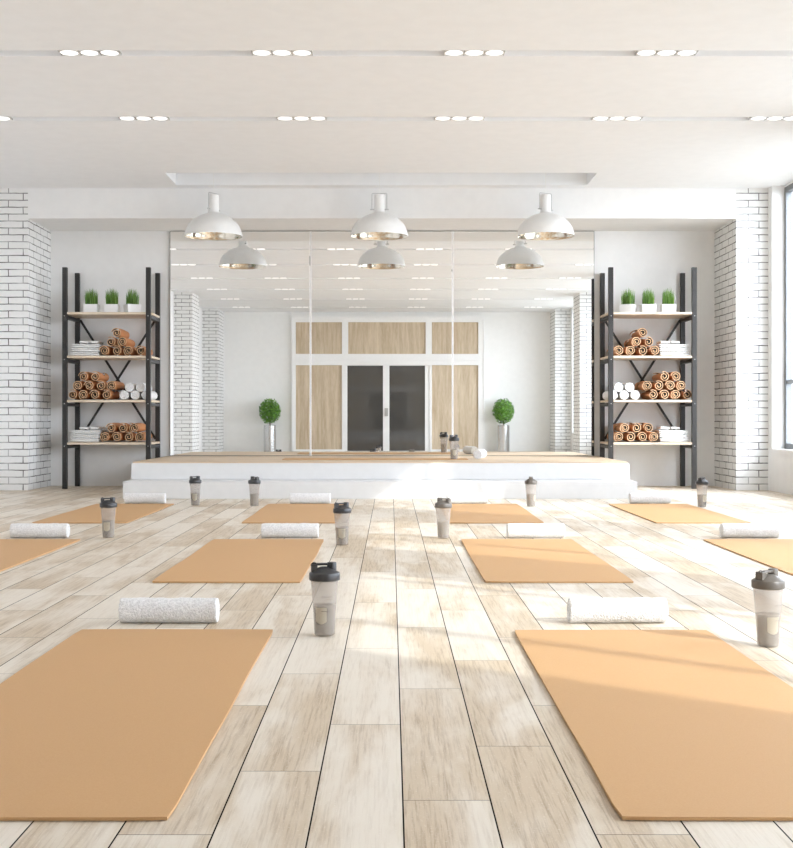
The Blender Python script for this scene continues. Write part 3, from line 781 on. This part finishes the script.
# ------------------------------------------------------------------ topiaries by the door wall (seen in the mirror)
def make_topiary():
    r = empty('topiary_plant')
    b = MB(); b.lathe([(.0,.0),(.114,.0),(.118,.004),(.118,.518),(.114,.522),(.108,.518),(.108,.47),(.0,.47)], 48, 0, None, False, False)
    b.build('steel_planter', steel, r, smooth=True, auto=40)
    b = MB(); b.lathe([(.107,.455),(.107,.472),(.0,.478)], 32, 0, None, True, False); b.build('soil', soil_mat, r)
    b = MB(); b.tube([(0,0,.45),(.004,.002,.55),(0,0,.66),(0,0,.80)], .011, 8); b.build('stem', bark_mat, r, smooth=True)
    g = MB(); c = Vector((0,0,.80)); S = Vector((.202,.202,.236))
    vs = []; 
    for i in range(1500):
        zz = 1-2*(i+.5)/1500; a = i*2.39996; rr = math.sqrt(1-zz*zz)
        d = Vector((rr*math.cos(a), rr*math.sin(a), zz)); k = random.uniform(.72,1.08)
        p = c + Vector((d.x*S.x, d.y*S.y, d.z*S.z))*k
        nrm = (d + Vector((random.gauss(0,.55), random.gauss(0,.55), random.gauss(0,.55)))).normalized()
        u = nrm.cross(Vector((random.random(), random.random(), random.random()))).normalized(); w = nrm.cross(u)
        s1, s2 = random.uniform(.015,.024), random.uniform(.009,.013)
        g.add([p-u*s1, p-u*s1*.3-w*s2-nrm*.002, p+u*s1*.5-w*s2*.8, p+u*s1, p+u*s1*.5+w*s2*.8, p-u*s1*.3+w*s2-nrm*.002], [(0,1,2,3,4,5)])
    o = g.build('leaf_ball', leaf_mat, r); o['kind'] = 'stuff'
    tw = MB()
    for i in range(26):
        zz = 1-2*(i+.5)/26; a = i*2.39996; rr = math.sqrt(1-zz*zz)
        tw.tube([c*1.0, c+Vector((rr*math.cos(a)*S.x, rr*math.sin(a)*S.y, zz*S.z))*.9], .004, 5)
    t_ = tw.build('twigs', bark_mat, r); t_['kind'] = 'stuff'
    return r
t0 = make_topiary(); t0.location = (-2.385, -.2, .0005); t1 = copy_tree(t0); t1.location = (2.215, -.2, .0005); t1.rotation_euler = (0,0,1.1)
tag(t0, 'round green topiary in steel planter, mirrored left of the sliding doors', 'potted plant', 'topiaries flanking the sliding doors')
tag(t1, 'round green topiary in steel planter, mirrored right of the sliding doors', 'potted plant', 'topiaries flanking the sliding doors')

# ------------------------------------------------------------------ light
w = bpy.data.worlds.new('World'); sc.world = w; w.use_nodes = True
nt = w.node_tree; bg = nt.nodes['Background']
tc = N(nt, 'ShaderNodeTexCoord'); sp = N(nt, 'ShaderNodeSeparateXYZ'); L(nt, tc.outputs['Generated'], sp.inputs[0])
r = N(nt, 'ShaderNodeMapRange'); r.inputs[1].default_value = -.15; r.inputs[2].default_value = .6; L(nt, sp.outputs[2], r.inputs[0])
lo = N(nt, 'ShaderNodeMapRange'); lo.interpolation_type = 'SMOOTHSTEP'; lo.inputs[1].default_value = -.30; lo.inputs[2].default_value = .02; L(nt, sp.outputs[2], lo.inputs[0])
L(nt, mixc(nt, lo.outputs[0], (.22,.225,.23,1), mixc(nt, r.outputs[0], (.86,.90,1,1), (.80,.86,1.0,1))), bg.inputs[0])
# the sky is brighter round the sun, which stands behind and to the right of the camera
dt = N(nt, 'ShaderNodeVectorMath', operation='DOT_PRODUCT'); L(nt, tc.outputs['Generated'], dt.inputs[0]); dt.inputs[1].default_value = Vector((.50,-.80,.33)).normalized()
gl = N(nt, 'ShaderNodeMapRange'); gl.interpolation_type = 'SMOOTHSTEP'; gl.inputs[1].default_value = -.1; gl.inputs[2].default_value = 1.0; gl.inputs[3].default_value = 10.3; gl.inputs[4].default_value = 15.6
L(nt, dt.outputs['Value'], gl.inputs[0]); L(nt, gl.outputs[0], bg.inputs[1])
sun = bpy.data.lights.new('sun', 'SUN'); sun.energy = 3.7; sun.angle = math.radians(.9); sun.color = (1.0,.98,.955)
so = bpy.data.objects.new('sun', sun); C.objects.link(so)
sd = Vector((-1.226, 1.0, -.72*1.226)); so.rotation_euler = sd.to_track_quat('-Z', 'Y').to_euler(); so.location = (8,-4,7)
for a, c in WIN:
    pl = bpy.data.lights.new('window_portal', 'AREA'); pl.shape = 'RECTANGLE'; pl.size = HEAD-SILL; pl.size_y = c-a
    pl.cycles.is_portal = True
    po = bpy.data.objects.new('window_portal', pl); C.objects.link(po); po.location = (XR+.07, (a+c)/2, (SILL+HEAD)/2); po.rotation_euler = (0, PI/2, 0)

# ------------------------------------------------------------------ camera
cam = bpy.data.cameras.new('camera'); co = bpy.data.objects.new('camera', cam); C.objects.link(co); sc.camera = co
co.location = (0, 0, .664); co.rotation_euler = (PI/2, 0, 0)
cam.sensor_width = 36; cam.sensor_fit = 'AUTO'; cam.lens = 1257*36/848; cam.shift_x = 5.5/848; cam.shift_y = -6/848
cam.clip_start = .05; cam.clip_end = 200

sc.view_settings.view_transform = 'Standard'; sc.view_settings.look = 'None'; sc.view_settings.gamma = 1
sc.view_settings.use_curve_mapping = False
sc.view_settings.exposure = 0.0
sc.cycles.max_bounces = 14; sc.cycles.diffuse_bounces = 8; sc.cycles.glossy_bounces = 8; sc.cycles.transparent_max_bounces = 16
sc.cycles.sample_clamp_indirect = 4; sc.cycles.blur_glossy = 1.0
